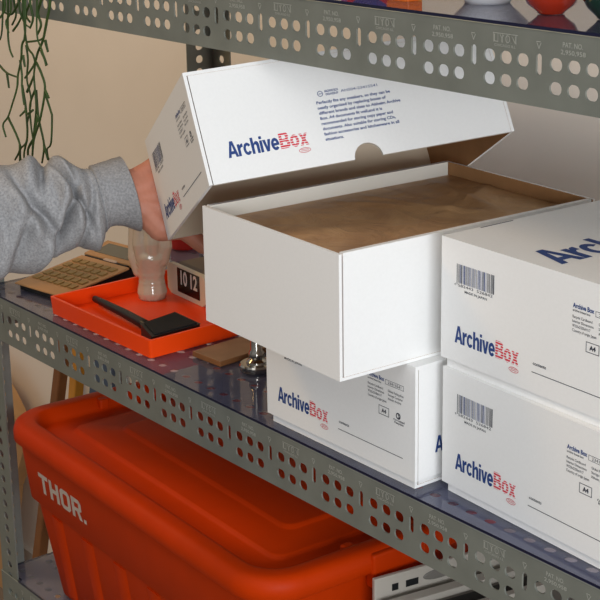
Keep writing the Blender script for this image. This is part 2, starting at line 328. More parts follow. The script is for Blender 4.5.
# ------------------------------------------------------------------ steel shelving unit
XL, XR, YB, PW = -.738, .52, .395, .045
SLOT0, PITCH = .2923, .0745
ZUP, ZLOW = .4560, -.424
unit = empty('shelving_unit', (XL, 0, FLOOR), 0, 'grey galvanised steel shelving unit with slotted edges and perforated decks', 'shelf')
off = Vector((-XL, 0, -FLOOR))
def U(o): o.parent = unit; o.location = Vector(o.location)+off; return o
MODH = .0756
PVS, PFS = sheet([(0, 0), (PW, 0), (PW, MODH), (0, MODH)], [slot(PW*.52, .0189*(k+.5), .0125, .0112) for k in range(4)], .002)
QVS, QFS = sheet([(0, 0), (PW*.72, 0), (PW*.72, MODH), (0, MODH)], [slot(PW*.40, .0189*(k+.5), .0095, .0112) for k in range(4)], .002)
def post(cx, cy, sx, sy):
    mb = MB(); z = FLOOR
    for k in range(27):
        mb.add([(cx+sx*x, cy+sy*(.0011+d), z+y) for x, y, d in PVS], PFS, STEEL)
        mb.add([(cx+sx*(.0011+d), cy+sy*(.002+x), z+y) for x, y, d in (PVS if sy < 0 else QVS)], PFS if sy < 0 else QFS, STEEL)
        z += MODH
    return U(mb.build('post'))
for cx, sx in ((XL, 1), (XR, -1)):
    for cy, sy in ((0, 1), (YB, -1)): post(cx, cy, sx, sy)
LIPH = .0615
def lip_holes(z):
    hs = []
    k0 = int((SLOT0-XL)/PITCH)+1
    for k in range(-4, k0+1):
        xs = SLOT0-PITCH*k
        if XL+.012 < xs < XR-.012: hs.append(slot(xs, z-.0305, .0062, .0172))
        for d in (.0185, .0376, .0565):
            x = xs+d
            if XL+.012 < x < XR-.012:
                hs.append(slot(x, z-.0290, .0132, .0106)); hs.append(slot(x, z-.0480, .0132, .0106))
    return hs
def front_lip(z, letter=True):
    vs, fs = sheet([(XL, z-.0035-LIPH), (XR, z-.0035-LIPH), (XR, z-.0035), (XL, z-.0035)], lip_holes(z), .0018)
    mb = MB(); mb.add([(x, -.0011-d, y) for x, y, d in vs], fs, STEEL)
    mb.add([(x, -.002-.0009*math.cos(a), z-.0035+.0009*math.sin(a)) for x in (XL, XR) for a in (0, .8, 1.57)], [[0, 3, 4, 1], [1, 4, 5, 2]], STEEL)
    o = U(mb.build('front_lip'))
    if letter:
        F = lambda a, b: (a, -.00225, z+b)
        for k in range(-2, 14):
            xs = SLOT0-PITCH*k
            if xs < XL+.02 or xs > XR-.08: continue
            lt = MB()
            put_text(lt, 'V', F, xs-.0026, -.0185, .0055, STAMP, width=.0052, bold=-.01)
            rect(lt, F, xs-.0028, -.0128, xs+.0016, -.0122, STAMP)
            lt.build('stamped_arrow', o)
            x = xs+.0235; lt = MB()
            if k % 2 == 1:
                for q, ch in enumerate('LYON'):
                    put_text(lt, ch, F, x+.0066*q+.0004, -.0172, .0066, STAMP, width=.0050, bold=-.012)
                for q in range(6): rect(lt, F, x+.0052*q-.0004, -.0175, x+.0052*q, -.0100, STAMP)
                rect(lt, F, x-.0008, -.0102, x+.0275, -.0097, STAMP)
                put_text(lt, 'CHICAGO ILL', F, x+.001, -.0207, .0022, STAMP, width=.024)
            else:
                put_text(lt, 'PAT. NO.', F, x+.002, -.0142, .0040, STAMP, width=.021, bold=.005)
                put_text(lt, '2,950,958', F, x, -.0198, .0036, STAMP, width=.026, bold=.005)
            lt.build('stamped_words', o)
    return o
TX_, TY_ = .0248, .0425
TVS, TFS = sheet([(0, 0), (TX_, 0), (TX_, TY_), (0, TY_)], [slot(TX_/2, TY_*.42, .0125, .0095, 3)], .0015)
def deck(z, name='deck'):
    mb = MB(); nx = int((XR-XL-.008)/TX_); ny = 9
    x0, x1, y0, y1 = XL+.003, XR-.003, .003, YB-.003
    xa = (x0+x1-nx*TX_)/2; xb = xa+nx*TX_; yb = y0+ny*TY_
    for i in range(nx):
        for j in range(ny): mb.add([(xa+i*TX_+x, y0+j*TY_+y, z-.0043+d) for x, y, d in TVS], TFS, DECK)
    za, zb = z-.0043-.00075, z-.0043+.00075
    for p, q in (((x0, y0), (xa, y1)), ((xb, y0), (x1, y1)), ((xa, yb), (xb, y1))): mb.box((*p, za), (*q, zb), DECK)
    return U(mb.build(name))
def plain_lips(z):
    U(MB().box((XL, YB, z-.065), (XR, YB+.0018, z-.0035), STEEL).build('back_lip'))
    for x in ((XL-.0022,) if z == ZUP else (XL-.0022, XR+.0004)): U(MB().box((x, 0, z-.065), (x+.0018, YB, z-.0035), STEEL).build('side_lip'))
SAG = math.radians(.5)             # the top shelf hangs a little lower at its left end
PIV = Matrix.Translation((.20, 0, ZUP)) @ Matrix.Rotation(-SAG, 4, 'Y') @ Matrix.Translation((-.20, 0, -ZUP))
def sag(x): return ZUP-(.20-x)*math.sin(SAG)
for z in (0., ZUP, ZLOW):
    n0 = set(unit.children)
    deck(z); front_lip(z); plain_lips(z)
    if z == ZUP:
        for o in [c for c in unit.children if c not in n0]:
            o.matrix_local = Matrix.Translation(off) @ PIV
for x in (XL+.012, XL+.030):
    for z in (-.018, -.045):
        U(MB().lathe([(0, -.001), (.0052, -.001), (.0052, .0025), (.003, .0042), (0, .0045)], STEEL_D, 12, M=Matrix.Translation((x, -.0018, z)) @ Matrix.Rotation(PI/2, 4, 'X')).build('bolt'))
# blue translucent plastic sheets lying on the decks
def plastic(z, label):
    mb = MB(); a, b, q = XL+.004, XR-.004, .0035; n = PW+.003
    mb.prism([(a+n, -.0025), (b-n, -.0025), (b-n, q), (b, q), (b, YB-.006), (a, YB-.006), (a, q), (a+n, q)], z-.0032, z, SHEET, side=SHEET_EDGE, low=SHEET_LOW)
    o = mb.build('plastic_sheet'); tag(o, label, 'sheet')
    if z == ZUP: o.matrix_world = PIV
plastic(0., 'blue translucent plastic sheet under the boxes and the orange tray')
plastic(ZUP, 'blue translucent plastic sheet on the top shelf under the glass vases')
plastic(ZLOW, 'blue translucent plastic sheet on the lowest shelf under the big orange tote')

# ------------------------------------------------------------------ archive boxes
W, D, HL, H = 0.23384, 0.32866, 0.11571, .125
T = .0035
def box_lid(name, parent):
    mb = MB(); e = .0004; g = .0010
    mb.box((0, 0, 0), (W, T, HL-T), CARD, faces=dict(y1=KRAFT))
    mb.box((0, D-T, 0), (W, D, HL-T), CARD, faces=dict(y0=KRAFT))
    mb.box((0, 0, HL-T), (W, D, HL), CARD, faces=dict(z0=KRAFT))
    # long sides with a half-round thumb notch
    yc, r = .1672, .0152
    poly = [(T+g, 0), (yc-r, 0)]+[(yc-r*math.cos(a), r*math.sin(a)) for a in [PI*k/14 for k in range(1, 14)]]+[(yc+r, 0), (D-T, 0), (D-T, HL-T), (T+g, HL-T)]
    n = len(poly)
    for x0, x1, mi, mo in ((W-e-T, W-e, PALEKRAFT, CARD), (e, e+T, CARD, PALEKRAFT)):
        vs = [(x0, y, z) for y, z in poly]+[(x1, y, z) for y, z in poly]
        mb.add(vs, [list(range(n))[::-1]], mi); mb.add(vs, [list(range(n, 2*n))], mo)
        mb.add(vs, [[i, (i+1) % n, n+(i+1) % n, n+i] for i in range(n)], LINER)
    return mb.build(name, parent)
WB, DB, HB = 0.22466, 0.32066, .1195
def box_base(parent):
    mb = MB(); g = .0018; t = .0032
    mb.box((0, 0, 0), (WB, DB, t), CARD, faces=dict(z1=KRAFT))
    mb.box((0, 0, t), (WB, t, HB), CARD, faces=dict(y1=KRAFT))
    mb.box((0, DB-t, t), (WB, DB, HB), CARD, faces=dict(y0=KRAFT))
    for x0, x1 in ((.0004, .0060), (WB-.0060, WB-.0004)):
        mb.box((x0, t+g, t), (x1, DB-t-g, HB+.0004), CARD, faces=dict(x1=LINER) if x0 < .1 else dict(x0=LINER))
    # brown board showing at the cut front corners
    for x0, x1 in ((.0062, .0115), (WB-.0115, WB-.0062)):
        mb.box((x0, t, HB-.012), (x1, t+.0015, HB-.0005), KRAFT)
    return mb.build('base', parent)
EPS = .00025
def logo(F, x, y, parent, k=1., mred=RED_Z, name='logo'):
    mb = MB()
    put_logo_word(mb, 'Archive', F, x, y, .0165*k, .0535*k, NAVY)
    put_logo_word(mb, 'Box', F, x+.0540*k, y, .0165*k, .0295*k, mred)
    ring(mb, F, x+.0775*k, y-.0050*k, .0062*k, .0026*k, .0006*k, RED)
    for q in (-.0008, .0006): rect(mb, F, x+.0735*k, y-.0050*k+q*k, x+.0815*k, y-.0050*k+(q+.0005)*k, RED)
    return mb.build(name, parent)
def front_print(parent):
    F = lambda a, b: (a, -EPS, b)
    logo(F, .0193, .0190, parent)
    mb = MB(); rnd = random.Random(5); x = .0210
    while x < .0705:
        w = rnd.choice((.0005, .0005, .0008, .0012)); b = .0745 if x < .0225 or x > .0690 else .0765
        rect(mb, F, x, b, min(x+w, .0708), .0942, NAVY if rnd.random() < .5 else BLACK_INK); x += w+rnd.choice((.0007, .0009, .0013))
    put_text(mb, '4', F, .0180, .0732, .0026, BLACK_INK)
    put_text(mb, '582443  526842', F, .0228, .0732, .0026, BLACK_INK, width=.0455)
    put_text(mb, 'MADE IN JAPAN', F, .0318, .0688, .0023, BLACK_INK, width=.0292, bold=.01)
    mb.build('barcode', parent)
    mb = MB()
    put_text(mb, 'contents', F, .1204, .0258, .0030, BLACK_INK, width=.0158, bold=.015)
    rect(mb, F, .1191, .0186, .2166, .0193, BLACK_INK)
    put_text(mb, 'Archive Box', F, .1654, .0895, .0040, NAVY, width=.0242, bold=.03)
    put_text(mb, 'archive boxes box', F, .1654, .0862, .0021, BLACK_INK, width=.0200, bold=.01)
    frame_rect(mb, F, .1911, .0872, .2176, .0922, .0004, BLACK_INK)
    put_text(mb, '23415541', F, .1951, .0884, .0026, BLACK_INK, width=.0190)
    for i, s in enumerate(('Recycle Cardboard', 'Interior Dimensions', 'W223xD320xH117', 'Country of origin Japan')):
        put_text(mb, s, F, .1654, .0805-.0040*i, .0024, BLACK_INK, width=(.0225, .0240, .0205, .0275)[i], bold=.004)
    for i, s in enumerate(('Global Packing Box', 'Storage Container', 'Alsheim Archive')):
        put_text(mb, s, F, .1951, .0805-.0040*i, .0024, BLACK_INK, width=(.0225, .0215, .0190)[i], bold=.004)
    frame_rect(mb, F, .1816, .0545, .1966, .0637, .0006, BLACK_INK)
    put_text(mb, 'A4', F, .1856, .0571, .0040, BLACK_INK, width=.0070, bold=.04)
    ring(mb, F, .2100, .0600, .0033, .0033, .0011, BLACK_INK)
    put_text(mb, 'S', F, .2097, .0580, .0040, BLACK_INK, width=.0028, bold=.03)
    put_text(mb, 'Corrugated', F, .2031, .0545, .0020, BLACK_INK, width=.0158, bold=.02)
    put_text(mb, 'Recycles', F, .2046, .0518, .0020, BLACK_INK, width=.0130, bold=.02)
    mb.build('printed_details', parent)
def side_print(parent):
    F = lambda a, b: (W-.0004+EPS, a, b)
    logo(F, .0258, .0235, parent)
    mb = MB()
    ring(mb, F, .1330, .0725, .0030, .0030, .0006, NAVY)
    put_text(mb, 'AH', F, .1312, .0717, .0018, NAVY, width=.0036, bold=.01)
    put_text(mb, 'ARCHIVE BOX', F, .1378, .0732, .0023, NAVY, width=.0150, bold=.03)
    put_text(mb, 'ORGANIZER BY', F, .1385, .0700, .0021, NAVY, width=.0138, bold=.03)
    put_text(mb, 'AHS04-23415541', F, .1550, .0708, .0028, NAVY, width=.0395, bold=.004)
    L = ('Perfectly fits any sneakers, so they can be', 'neatly organized by replacing boxes of', 'different brands and sizes to Alsheim Archive',
         'Box. A4 documents fit well,and it is', 'recommended for storing copy paper and', 'documents. Also suitable for storing CDs,',
         'fashion accessories and kitchenware in all', 'situations.')
    Wd = (.0795, .0735, .0880, .0665, .0770, .0785, .0810, .0195)
    for i, s in enumerate(L):
        put_text(mb, s, F, .1268, .0622-.00545*i, .0029, NAVY, width=Wd[i], bold=.028)
    mb.build('printed_text', parent)
def top_print(parent):
    # the big word runs away from the front edge, letter tops towards the left side
    F = lambda a, b: (.134-b, .0175+a, HL+EPS)
    mb = MB()
    put_logo_word(mb, 'Archive', F, 0, 0, .0430, .1500, NAVY)
    put_logo_word(mb, 'Box', F, .1520, 0, .0430, .0800, stripes('red_top_ink', (214, 40, 62), 0, .0080))
    mb.build('logo', parent)
def full_box(loc, rz, label, top=False, group=None):
    t = empty('archive_box', loc, rz, label, 'box', group)
    b = box_base(t); b.location = ((W-WB)/2, (D-DB)/2, 0)
    l = box_lid('lid', t); l.location = (0, 0, H-HL)
    front_print(l); side_print(l)
    if top:
        top_print(l)
        MB().box((.0016, .0455, HL-.0006), (.0030, .0860, HL+.0002), BLACK_INK).build('fold_slit', l)
    return t
G = 'white cardboard archive boxes with printed fronts'
full_box((-0.09357, 0.00592, .0003), -0.00431, 'closed white archive box directly underneath the open box being lifted', group=G)
full_box((0.15309, 0.02782, .0003), -0.05612, 'closed white archive box at bottom right, lying under another closed box', group=G)
full_box((0.15169, 0.02605, H+.0006), -0.02971, 'closed white archive box on top of the right stack, big blue letters on its lid', top=True, group=G)

# the open box, its paper, and its lid held up by the hand
ob = empty('archive_box', (-0.09998, -0.06366, H+.0006), -0.03963, 'open white box without lid, filled with brown paper, pulled forward over the box below', 'box', G)
box_base(ob)
def crumpled(w, d):
    nx, ny = 70, 90; vs = []; fs = []
    for j in range(ny+1):
        for i in range(nx+1):
            x = w*i/nx; y = d*j/ny
            p = Vector((x*9, y*6, 1.7))
            r = noise.noise(p); q = noise.noise(Vector((x*26+y*9, y*22-x*6, 4.)))
            z = .0012*abs(r)+.0008*abs(q)
            for (ax, ay, c, s) in ((.9, .45, .20, .0016), (-.35, .94, .16, .0018), (.6, -.8, -.10, .0014), (.2, .98, .27, .0030)):
                z += s*max(0, 1-abs(ax*x+ay*y-c)/.012)
            z *= min(1, min(x, w-x)/.03)
            vs.append((x, y, z+.0008))
    for j in range(ny):
        for i in range(nx):
            a = j*(nx+1)+i; fs.append([a, a+1, a+nx+2, a+nx+1])
    n0 = len(vs)
    # tucked-down skirt and underside, so the wrapped pack has real depth
    edge = [i for i in range(nx+1)]+[j*(nx+1)+nx for j in range(1, ny+1)]+[ny*(nx+1)+i for i in range(nx-1, -1, -1)]+[j*(nx+1) for j in range(ny-1, 0, -1)]
    for i in edge: vs.append((vs[i][0], vs[i][1], -.098))
    n = len(edge)
    for k in range(n): fs.append([edge[k], n0+k, n0+(k+1) % n, edge[(k+1) % n]])
    fs.append([n0+k for k in range(n)])
    return MB().add(vs, fs, PAPER)
pw, pd = WB-.0140, DB-.0090
pap = crumpled(pw, pd).build('wrapping_paper', None, True)
pap.matrix_world = Matrix.Translation((-0.09998, -0.06366, H+.0006)) @ Matrix.Rotation(-0.03963, 4, 'Z') @ Matrix.Translation((.0070, .0045, .1045))
tag(pap, 'crumpled brown wrapping paper filling the open white box', 'paper')
LM = Matrix(((0.82595, 0.31740, -0.46590, -0.26099), (-0.31857, 0.94462, 0.07876, -0.00196), (0.46510, 0.08337, 0.88132, 0.16466), (0, 0, 0, 1)))
lid = box_lid('box_lid', None); lid.matrix_world = LM
tag(lid, 'white box lid tilted up by the hand above the open box', 'lid')
front_print(lid); side_print(lid)

# ------------------------------------------------------------------ things on the middle shelf
# orange tray
tray = empty('tray', (-.5680, .0140, .0002), math.radians(.6), 'shallow orange plastic tray at the front of the shelf, holding brush, vase and clock', 'tray')
mb = MB(); w_, d_, h_ = .230, .255, .0225
o_ = lambda i, r, z: [(x, y, z) for x, y in rrect(-i, -i, w_+i, d_+i, r, 4)]
mb.loft([o_(0, .004, 0), o_(.0015, .004, h_), o_(-.0025, .003, h_), o_(-.004, .003, .004), ], ORANGE)
mb.build('tray_shell', tray, angle=40)
# black lint brush on the tray
br = empty('lint_brush', (-.3810, .0680, .0052), 0, 'black brush with square head and thin handle lying in the orange tray', 'brush')
mb = MB()
hp = [(-.0250, -.0030), (.0160, -.0335), (.0350, .0270), (.0250, .0560), (-.0130, .0500)]
hp = [(-.0224, -.0241), (.0284, -.0394), (.0263, .0325), (-.0339, .0345)]
mb.prism(hp, 0, .0155, BLACK_PL)
bevel(mb.build('brush_head', br), .004, 3)
MB().prism([(x*.86+.0005, y*.86+.0005) for x, y in hp], .0155, .0172, BLACK_RUB).build('pad', br)
hm = MB(); hm.tube([(-.0215, -.0100, .0075), (-.045, -.0078, .0075), (-.090, -.0045, .0078), (-.140, -.0025, .0080), (-.167, -.0015, .0080), (-.1695, -.0014, .0080)], [.0070, .0064, .0058, .0050, .0042, .002], BLACK_PL, 10)
hm.build('handle', br, True)
# gold calculator
calc = empty('calculator', (-.6900, .0260, .0002), math.radians(9.5), 'gold desk calculator with tilted display, left of the orange tray under the sleeve', 'calculator')
cw = .1
def wedge(y0, z0, y1, z1, zb0, zb1, m, x0=0, x1=cw):
    return MB().add([(x0, y0, zb0), (x1, y0, zb0), (x1, y1, zb1), (x0, y1, zb1), (x0, y0, z0), (x1, y0, z0), (x1, y1, z1), (x0, y1, z1)],
                    [(0,3,2,1), (4,5,6,7), (0,1,5,4), (2,3,7,6), (3,0,4,7), (1,2,6,5)], m)
b_ = wedge(.006, .0085, .160, .0200, 0, 0, BLACK_PL, .004, cw-.004); b_.build('base', calc)
slope = (.028-.0100)/.118
bevel(wedge(0, .0105, .118, .0230, .0080, .0195, GOLD).build('key_panel', calc), .0012)
kz = lambda y: .0105+(y)*(.0125/.118)+.0002
for r in range(5):
    for c in range(6):
        x = .008+c*.0146; y = .024+r*.0172
        k = wedge(y, kz(y)+.0015, y+.0118, kz(y+.0118)+.0015, kz(y), kz(y+.0118), GOLD_KEY, x, x+.0112)
        bevel(k.build('key', calc), .0012)
dp = wedge(.122, .0250, .166, .0340, .0210, .0210, GOLD).build('display_housing', calc); bevel(dp, .0012)
dz = lambda y: .0250+(y-.122)*(.009/.044)
wedge(.131, dz(.131)+.0006, .158, dz(.158)+.0006, dz(.131)-.001, dz(.158)-.001, LCD, .012, cw-.012).build('display', calc)
MB().box((.006, .1182, .0195), (.094, .1218, .0235), BLACK_PL).build('switch_bar', calc)
MB().box((.046, .1178, .0235), (.070, .1222, .0255), mat('pale_switch', (214, 190, 168), .4)).build('switch', calc)

# capsule clay: chains of capsules fused into one surface
def capsules(chains, vox, smooth, name, m, parent=None, Mx=None):
    bm = bmesh.new()
    for ch in chains:
        for (p, r), (q, s) in zip(ch[:-1], ch[1:]):
            p, q = Vector(p), Vector(q); n = max(2, int((q-p).length/(min(r, s)*.35)))
            for k in range(n+1):
                f = k/n; c = p.lerp(q, f)
                bmesh.ops.create_icosphere(bm, subdivisions=2, radius=r+(s-r)*f, matrix=Matrix.Translation(c))
    me = bpy.data.meshes.new(name); bm.to_mesh(me); bm.free()
    if Mx is not None: me.transform(Mx)
    o = bpy.data.objects.new('tmp_'+name, me); COL.objects.link(o)
    a = o.modifiers.new('r', 'REMESH'); a.mode = 'VOXEL'; a.voxel_size = vox; a.use_smooth_shade = True
    b = o.modifiers.new('s', 'SMOOTH'); b.factor = .5; b.iterations = smooth
    dg = bpy.context.evaluated_depsgraph_get(); me2 = bpy.data.meshes.new_from_object(o.evaluated_get(dg))
    bpy.data.objects.remove(o); me2.name = name
    me2.materials.clear(); me2.materials.append(m)
    for p in me2.polygons: p.use_smooth = True
    o2 = bpy.data.objects.new(name, me2); COL.objects.link(o2)
    if parent: o2.parent = parent
    return o2
# ceramic hand-shaped vase standing in the tray
ch = [[((0, 0, .0085), .0158), ((0, 0, .016), .0145), ((0, 0, .026), .0135), ((0, 0, .040), .0155), ((.002, -.002, .054), .0165)]]
for i, (x, y, z0, hh, r) in enumerate(((-.0150, -.0050, .040, .090, .0072), (-.0040, -.0120, .060, .100, .0066), (.0085, -.0100, .062, .101, .0066), (.0165, .0010, .056, .096, .0066), (.009, .012, .050, .090, .0075), (-.008, .011, .050, .092, .0075))):
    ch.append([((x*.70, y*.70, z0-.006), .0085), ((x*.98, y*.98, z0+.012), .0082), ((x*.92, y*.92, hh), r)])
ch.append([((.0, -.0075, .046), .0090), ((.003, -.0105, .056), .0085)])
vase = capsules(ch, .0012, 3, 'hand_vase', CERAM)
# flat foot
for v in vase.data.vertices:
    if v.co.z < .0030: v.co.z = 0
vase.location = (-.5275, .1410, .0045); vase.rotation_euler = (0, 0, math.radians(25)); vase.scale = (1.30, 1.30, 1.06)
tag(vase, 'cream glazed ceramic hand-shaped vase standing in the orange tray left of the clock', 'vase')
# flip clock behind the tray
ck = empty('flip_clock', (-.5370, .1780, .0045), math.radians(-3), 'small beige flip clock reading 10 12, at the back of the orange tray', 'clock')
cp = [(0, .004), (.0, .034), (.010, .041), (.062, .041), (.070, .034), (.070, .004), (.064, 0), (.006, 0)]
mb = MB(); cwid = .096
n = len(cp)
vs = [(0+x_, y, z) for x_ in (.006, cwid-.006) for y, z in cp]
mb.add([(.008, y, z) for y, z in cp]+[(cwid-.008, y, z) for y, z in cp], [[i, n+i, n+(i+1) % n, (i+1) % n] for i in range(n)]+[list(range(n)), list(range(n, 2*n))[::-1]], BROWN_PL)
bevel(mb.build('body', ck), .002)
mb = MB(); mb.prism([(0, .006), (.008, 0), (cwid-.008, 0), (cwid, .006), (cwid, .036), (cwid-.008, .042), (.008, .042), (0, .036)], 0, .006, BEIGE, M=Matrix.Translation((0, .0, 0)) @ Matrix.Rotation(PI/2, 4, 'X'))
bz = mb.build('bezel', ck); bz.location = (0, .0, 0); bevel(bz, .0015)
MB().box((.027, -.0068, .0070), (.082, -.0058, .0395), DISP).build('display', ck)
mb = MB(); F = lambda a, b: (a, -.0071, b)
put_text(mb, '10', F, .0360, .0190, .0185, DIGIT, width=.0165, bold=.03)
put_text(mb, '12', F, .0610, .0190, .0185, DIGIT, width=.0165, bold=.03)
mb.build('digits', ck)
# red can behind the clock
mb = MB(); RC = mat('red_paint', (186, 40, 34), .4)
mb.lathe([(0, 0), (.019, 0), (.021, .003), (.021, .050)], RC, 24)
mb.lathe([(.0212, .018), (.0212, .034)], WHITE_PRINT, 24)
mb.lathe([(.021, .050), (.019, .054), (0, .054)], RC, 24)
rc = mb.build('can', None, angle=40); rc.location = (-.716, .318, .0002); tag(rc, 'small red can with a white band, behind the flip clock', 'can')
# flat wooden board right of the tray
mb = MB().box((0, 0, 0), (.052, .200, .007), WOOD, faces=dict(z1=mat('worn_board_face', (142, 112, 86), .55, var=.12, vscale=40))); bd = mb.build('wooden_board'); bd.location = (-.3120, .058, .0002); bd.rotation_euler = (0, 0, math.radians(4))
bevel(bd, .001); tag(bd, 'flat brown wooden board lying between the orange tray and the chrome stand', 'board')
# chrome stand
st = empty('chrome_stand', (-.2270, .0900, .0002), 0, 'small chrome stand with a round foot, half hidden behind the lower box', 'stand')
MB().lathe([(0, 0), (.0195, 0), (.0205, .002), (.0205, .0065), (.0190, .0085), (0, .0085)], CHROME, 40).build('foot', st, angle=35)
MB().lathe([(0, .0085), (.0125, .0085), (.0120, .011), (.0085, .014), (.0100, .018), (.0090, .022), (.0070, .025), (.0068, .060), (.0095, .063), (.0095, .067), (0, .067)], CHROME, 32).build('stem', st, angle=35)

# ------------------------------------------------------------------ orange tote under the shelf
tote = empty('storage_tote', (-.6800, -.0180, ZLOW+.0003), -.0436, 'large orange red lidded storage tote on the lowest shelf, white letters THOR on front', 'storage box')
TL, TD, TH = .634, .375, .2590
def R_(ins, z, r=.06, seg=8): return [(x, y, z) for x, y in rrect(ins, ins, TL-ins, TD-ins, max(r-ins*.7, .016), seg)]
mb = MB(); zb = TH-.026
LP = [(.022, zb+.001), (.0075, zb+.001), (.0030, zb-.002), (.0, zb+.001), (.0, TH-.013), (.0025, TH-.005), (.0075, TH-.0008), (.013, TH), (.024, TH), (.029, TH-.002), (.0335, TH-.0140), (.0365, TH-.0175), (.039, TH-.0185),
      (.070, TH-.0185), (.0725, TH-.0165), (.0745, TH-.0135), (.0765, TH-.0130), (.118, TH-.0130), (.1200, TH-.0118), (.1225, TH-.0088), (.125, TH-.0084)]
mb.loft([R_(i, z) for i, z in LP], TOTE, True, True)
tl = mb.build('lid', tote, angle=50)
# handle recess and latches on the lid rim
for x0 in (.0, TL):
    s_ = 1 if x0 == 0 else -1
    m2 = MB()
    for y0, y1 in ((.135, .150), (.225, .240)):
        xs = sorted((x0+s_*.012, x0+s_*.040)); m2.box((xs[0], y0, TH-.016), (xs[1], y1, TH-.0015), TOTE)
    xs = sorted((x0-s_*.003, x0+s_*.012)); m2.box((xs[0], .150, zb-.020), (xs[1], .225, TH-.004), TOTE)
    bevel(m2.build('latch', tote), .003)
mb = MB()
BP = [(.050, .000), (.046, .004), (.0275, TH-.122), (.0270, TH-.120), (.0200, TH-.112), (.0125, zb)]
def RB(ins, z): return [(x, y, z) for x, y in rrect(ins, ins, TL-ins, TD-ins, .034, 8)]
mb.loft([RB(i, z) for i, z in BP], TOTE, True, True)
for k in range(6):
    x = .105+k*(TL-.21)/5
    for (ya, yb, sgn) in ((.0465, .0275, -1), (TD-.0465, TD-.0275, 1)):
        d1 = .0022*sgn
        vs = []
        for (yy, z) in ((ya, .01), (yb+.001*-sgn, TH-.125)):
            vs += [(x-.020, yy-.001*sgn, z), (x-.012, yy+d1, z), (x+.012, yy+d1, z), (x+.020, yy-.001*sgn, z)]
        mb.add(vs, [[0, 1, 5, 4], [1, 2, 6, 5], [2, 3, 7, 6], [4, 5, 6, 7], [3, 2, 1, 0]], TOTE)
mb.build('body', tote, angle=40)
# block letters
mb = MB()
def fy(z): return .0200+(.0125-.0200)*(z-(TH-.112))/(zb-(TH-.112))-.0004
F = lambda a, b: (a, fy(b), b)
HH, x, y = .0290, 0., TH-.0900
lw = .0062
def poly(pts, holes=()):
    vs, fs = sheet(pts, list(holes), .0002); mb.add([F(.0820+(x+a)*1.26, y+b) for a, b, _ in vs], fs, WHITE_PRINT)
poly([(0, HH), (0, HH-lw), (.0075, HH-lw), (.0075, 0), (.0137, 0), (.0137, HH-lw), (.0212, HH-lw), (.0212, HH)][::-1]); x += .0240
poly([(0, 0), (lw, 0), (lw, HH*.40), (.0150, HH*.40), (.0150, 0), (.0212, 0), (.0212, HH), (.0150, HH), (.0150, HH*.62), (lw, HH*.62), (lw, HH), (0, HH)]); x += .0245
oc = lambda w, h, c, ox=0, oy=0: [(ox+c, oy), (ox+w-c, oy), (ox+w, oy+c), (ox+w, oy+h-c), (ox+w-c, oy+h), (ox+c, oy+h), (ox, oy+h-c), (ox, oy+c)]
poly(oc(.0218, HH, .0045), [oc(.0094, HH-2*lw, .0015, .0062, lw)[::-1]]); x += .0250
poly([(0, 0), (lw, 0), (lw, HH*.36), (.0105, HH*.36), (.0150, 0), (.0217, 0), (.0165, HH*.40), (.0212, HH*.48), (.0212, HH-.0045), (.0167, HH), (0, HH)], [[(lw, HH*.55), (lw, HH-lw), (.0150, HH-lw), (.0150, HH*.55)]]); x += .0245
poly([(0, 0), (.0055, 0), (.0055, .0060), (0, .0060)])
mb.build('letters', tote)

# white slotted metal case right of the tote
cs = empty('metal_case', (-.0277, .0939, ZLOW+.0003), math.radians(-10), 'white and grey slotted metal case on the lowest shelf right of the orange tote', 'case')
CH = .236
bevel(MB().box((0, 0, 0), (.006, .200, CH), WHITEMETAL).build('side_panel', cs), .0012)
bevel(MB().box((.006, .0, 0), (.110, .200, CH-.028), GREYMETAL).build('body', cs), .002)
mb = MB()
for y0, y1 in ((.022, .030), (.040, .056), (.108, .116)): MB().box((.0055, y0, CH-.019), (.0066, y1, CH-.011), BLACK_PL).build('slot', cs)
MB().add([(.0063, .084+.022*math.cos(a), CH-.013+.0062*math.sin(a)) for a in [2*PI*k/20 for k in range(20)]]+[(.0072, .084+.020*math.cos(a), CH-.013+.005*math.sin(a)) for a in [2*PI*k/20 for k in range(20)]], [[k, (k+1) % 20, 20+(k+1) % 20, 20+k] for k in range(20)]+[list(range(20, 40))], GREYMETAL).build('grille', cs)
MB().box((.020, .0, CH-.028), (.034, .200, CH-.020), WHITEMETAL).build('rail', cs)
MB().box((.044, .002, CH-.028), (.066, .198, CH-.0245), BLACK_PL).build('dark_strip', cs)
MB().box((.072, .0, CH-.028), (.080, .200, CH-.018), WHITEMETAL).build('rail', cs)

# ------------------------------------------------------------------ things behind the shelf, by the wall
def plank(p, q, w, t, m, name, label, cat):
    p, q = Vector(p), Vector(q); z = (q-p).normalized(); y = Vector((0, 1, 0)); x = y.cross(z).normalized(); y = z.cross(x)
    Mx = Matrix((x, y, z)).transposed().to_4x4(); Mx.translation = p
    mb = MB().box((-w/2, -t/2, 0), (w/2, t/2, (q-p).length), m, Mx); o = bevel(mb.build(name), .003)
    tag(o, label, cat)
plank((-1.560, .440, FLOOR+.001), (-1.5825, .590, -.40), .026, .022, WOOD, 'wooden_plank', 'brown wooden plank leaning on the wall behind the shelf, left of the yellow one', 'plank')
plank((-1.438, .440, FLOOR+.001), (-1.5275, .590, -.40), .026, .022, YWOOD, 'wooden_plank', 'yellow wooden plank leaning on the wall behind the shelf, right of the brown one', 'plank')
plank((-1.400, .47, FLOOR+.001), (-1.435, .595, -.40), .080, .012, BLUEGREY, 'leaning_board', 'blue grey board leaning on the wall behind the shelf', 'board')
mb = MB()
prof = [(-1.99, FLOOR+.001), (-1.83, FLOOR+.001), (-1.80, -.90), (-1.776, -.82), (-1.735, -.76), (-1.707, -.71), (-1.708, -.67), (-1.735, -.635), (-1.775, -.60), (-1.83, -.56), (-1.99, -.53)]
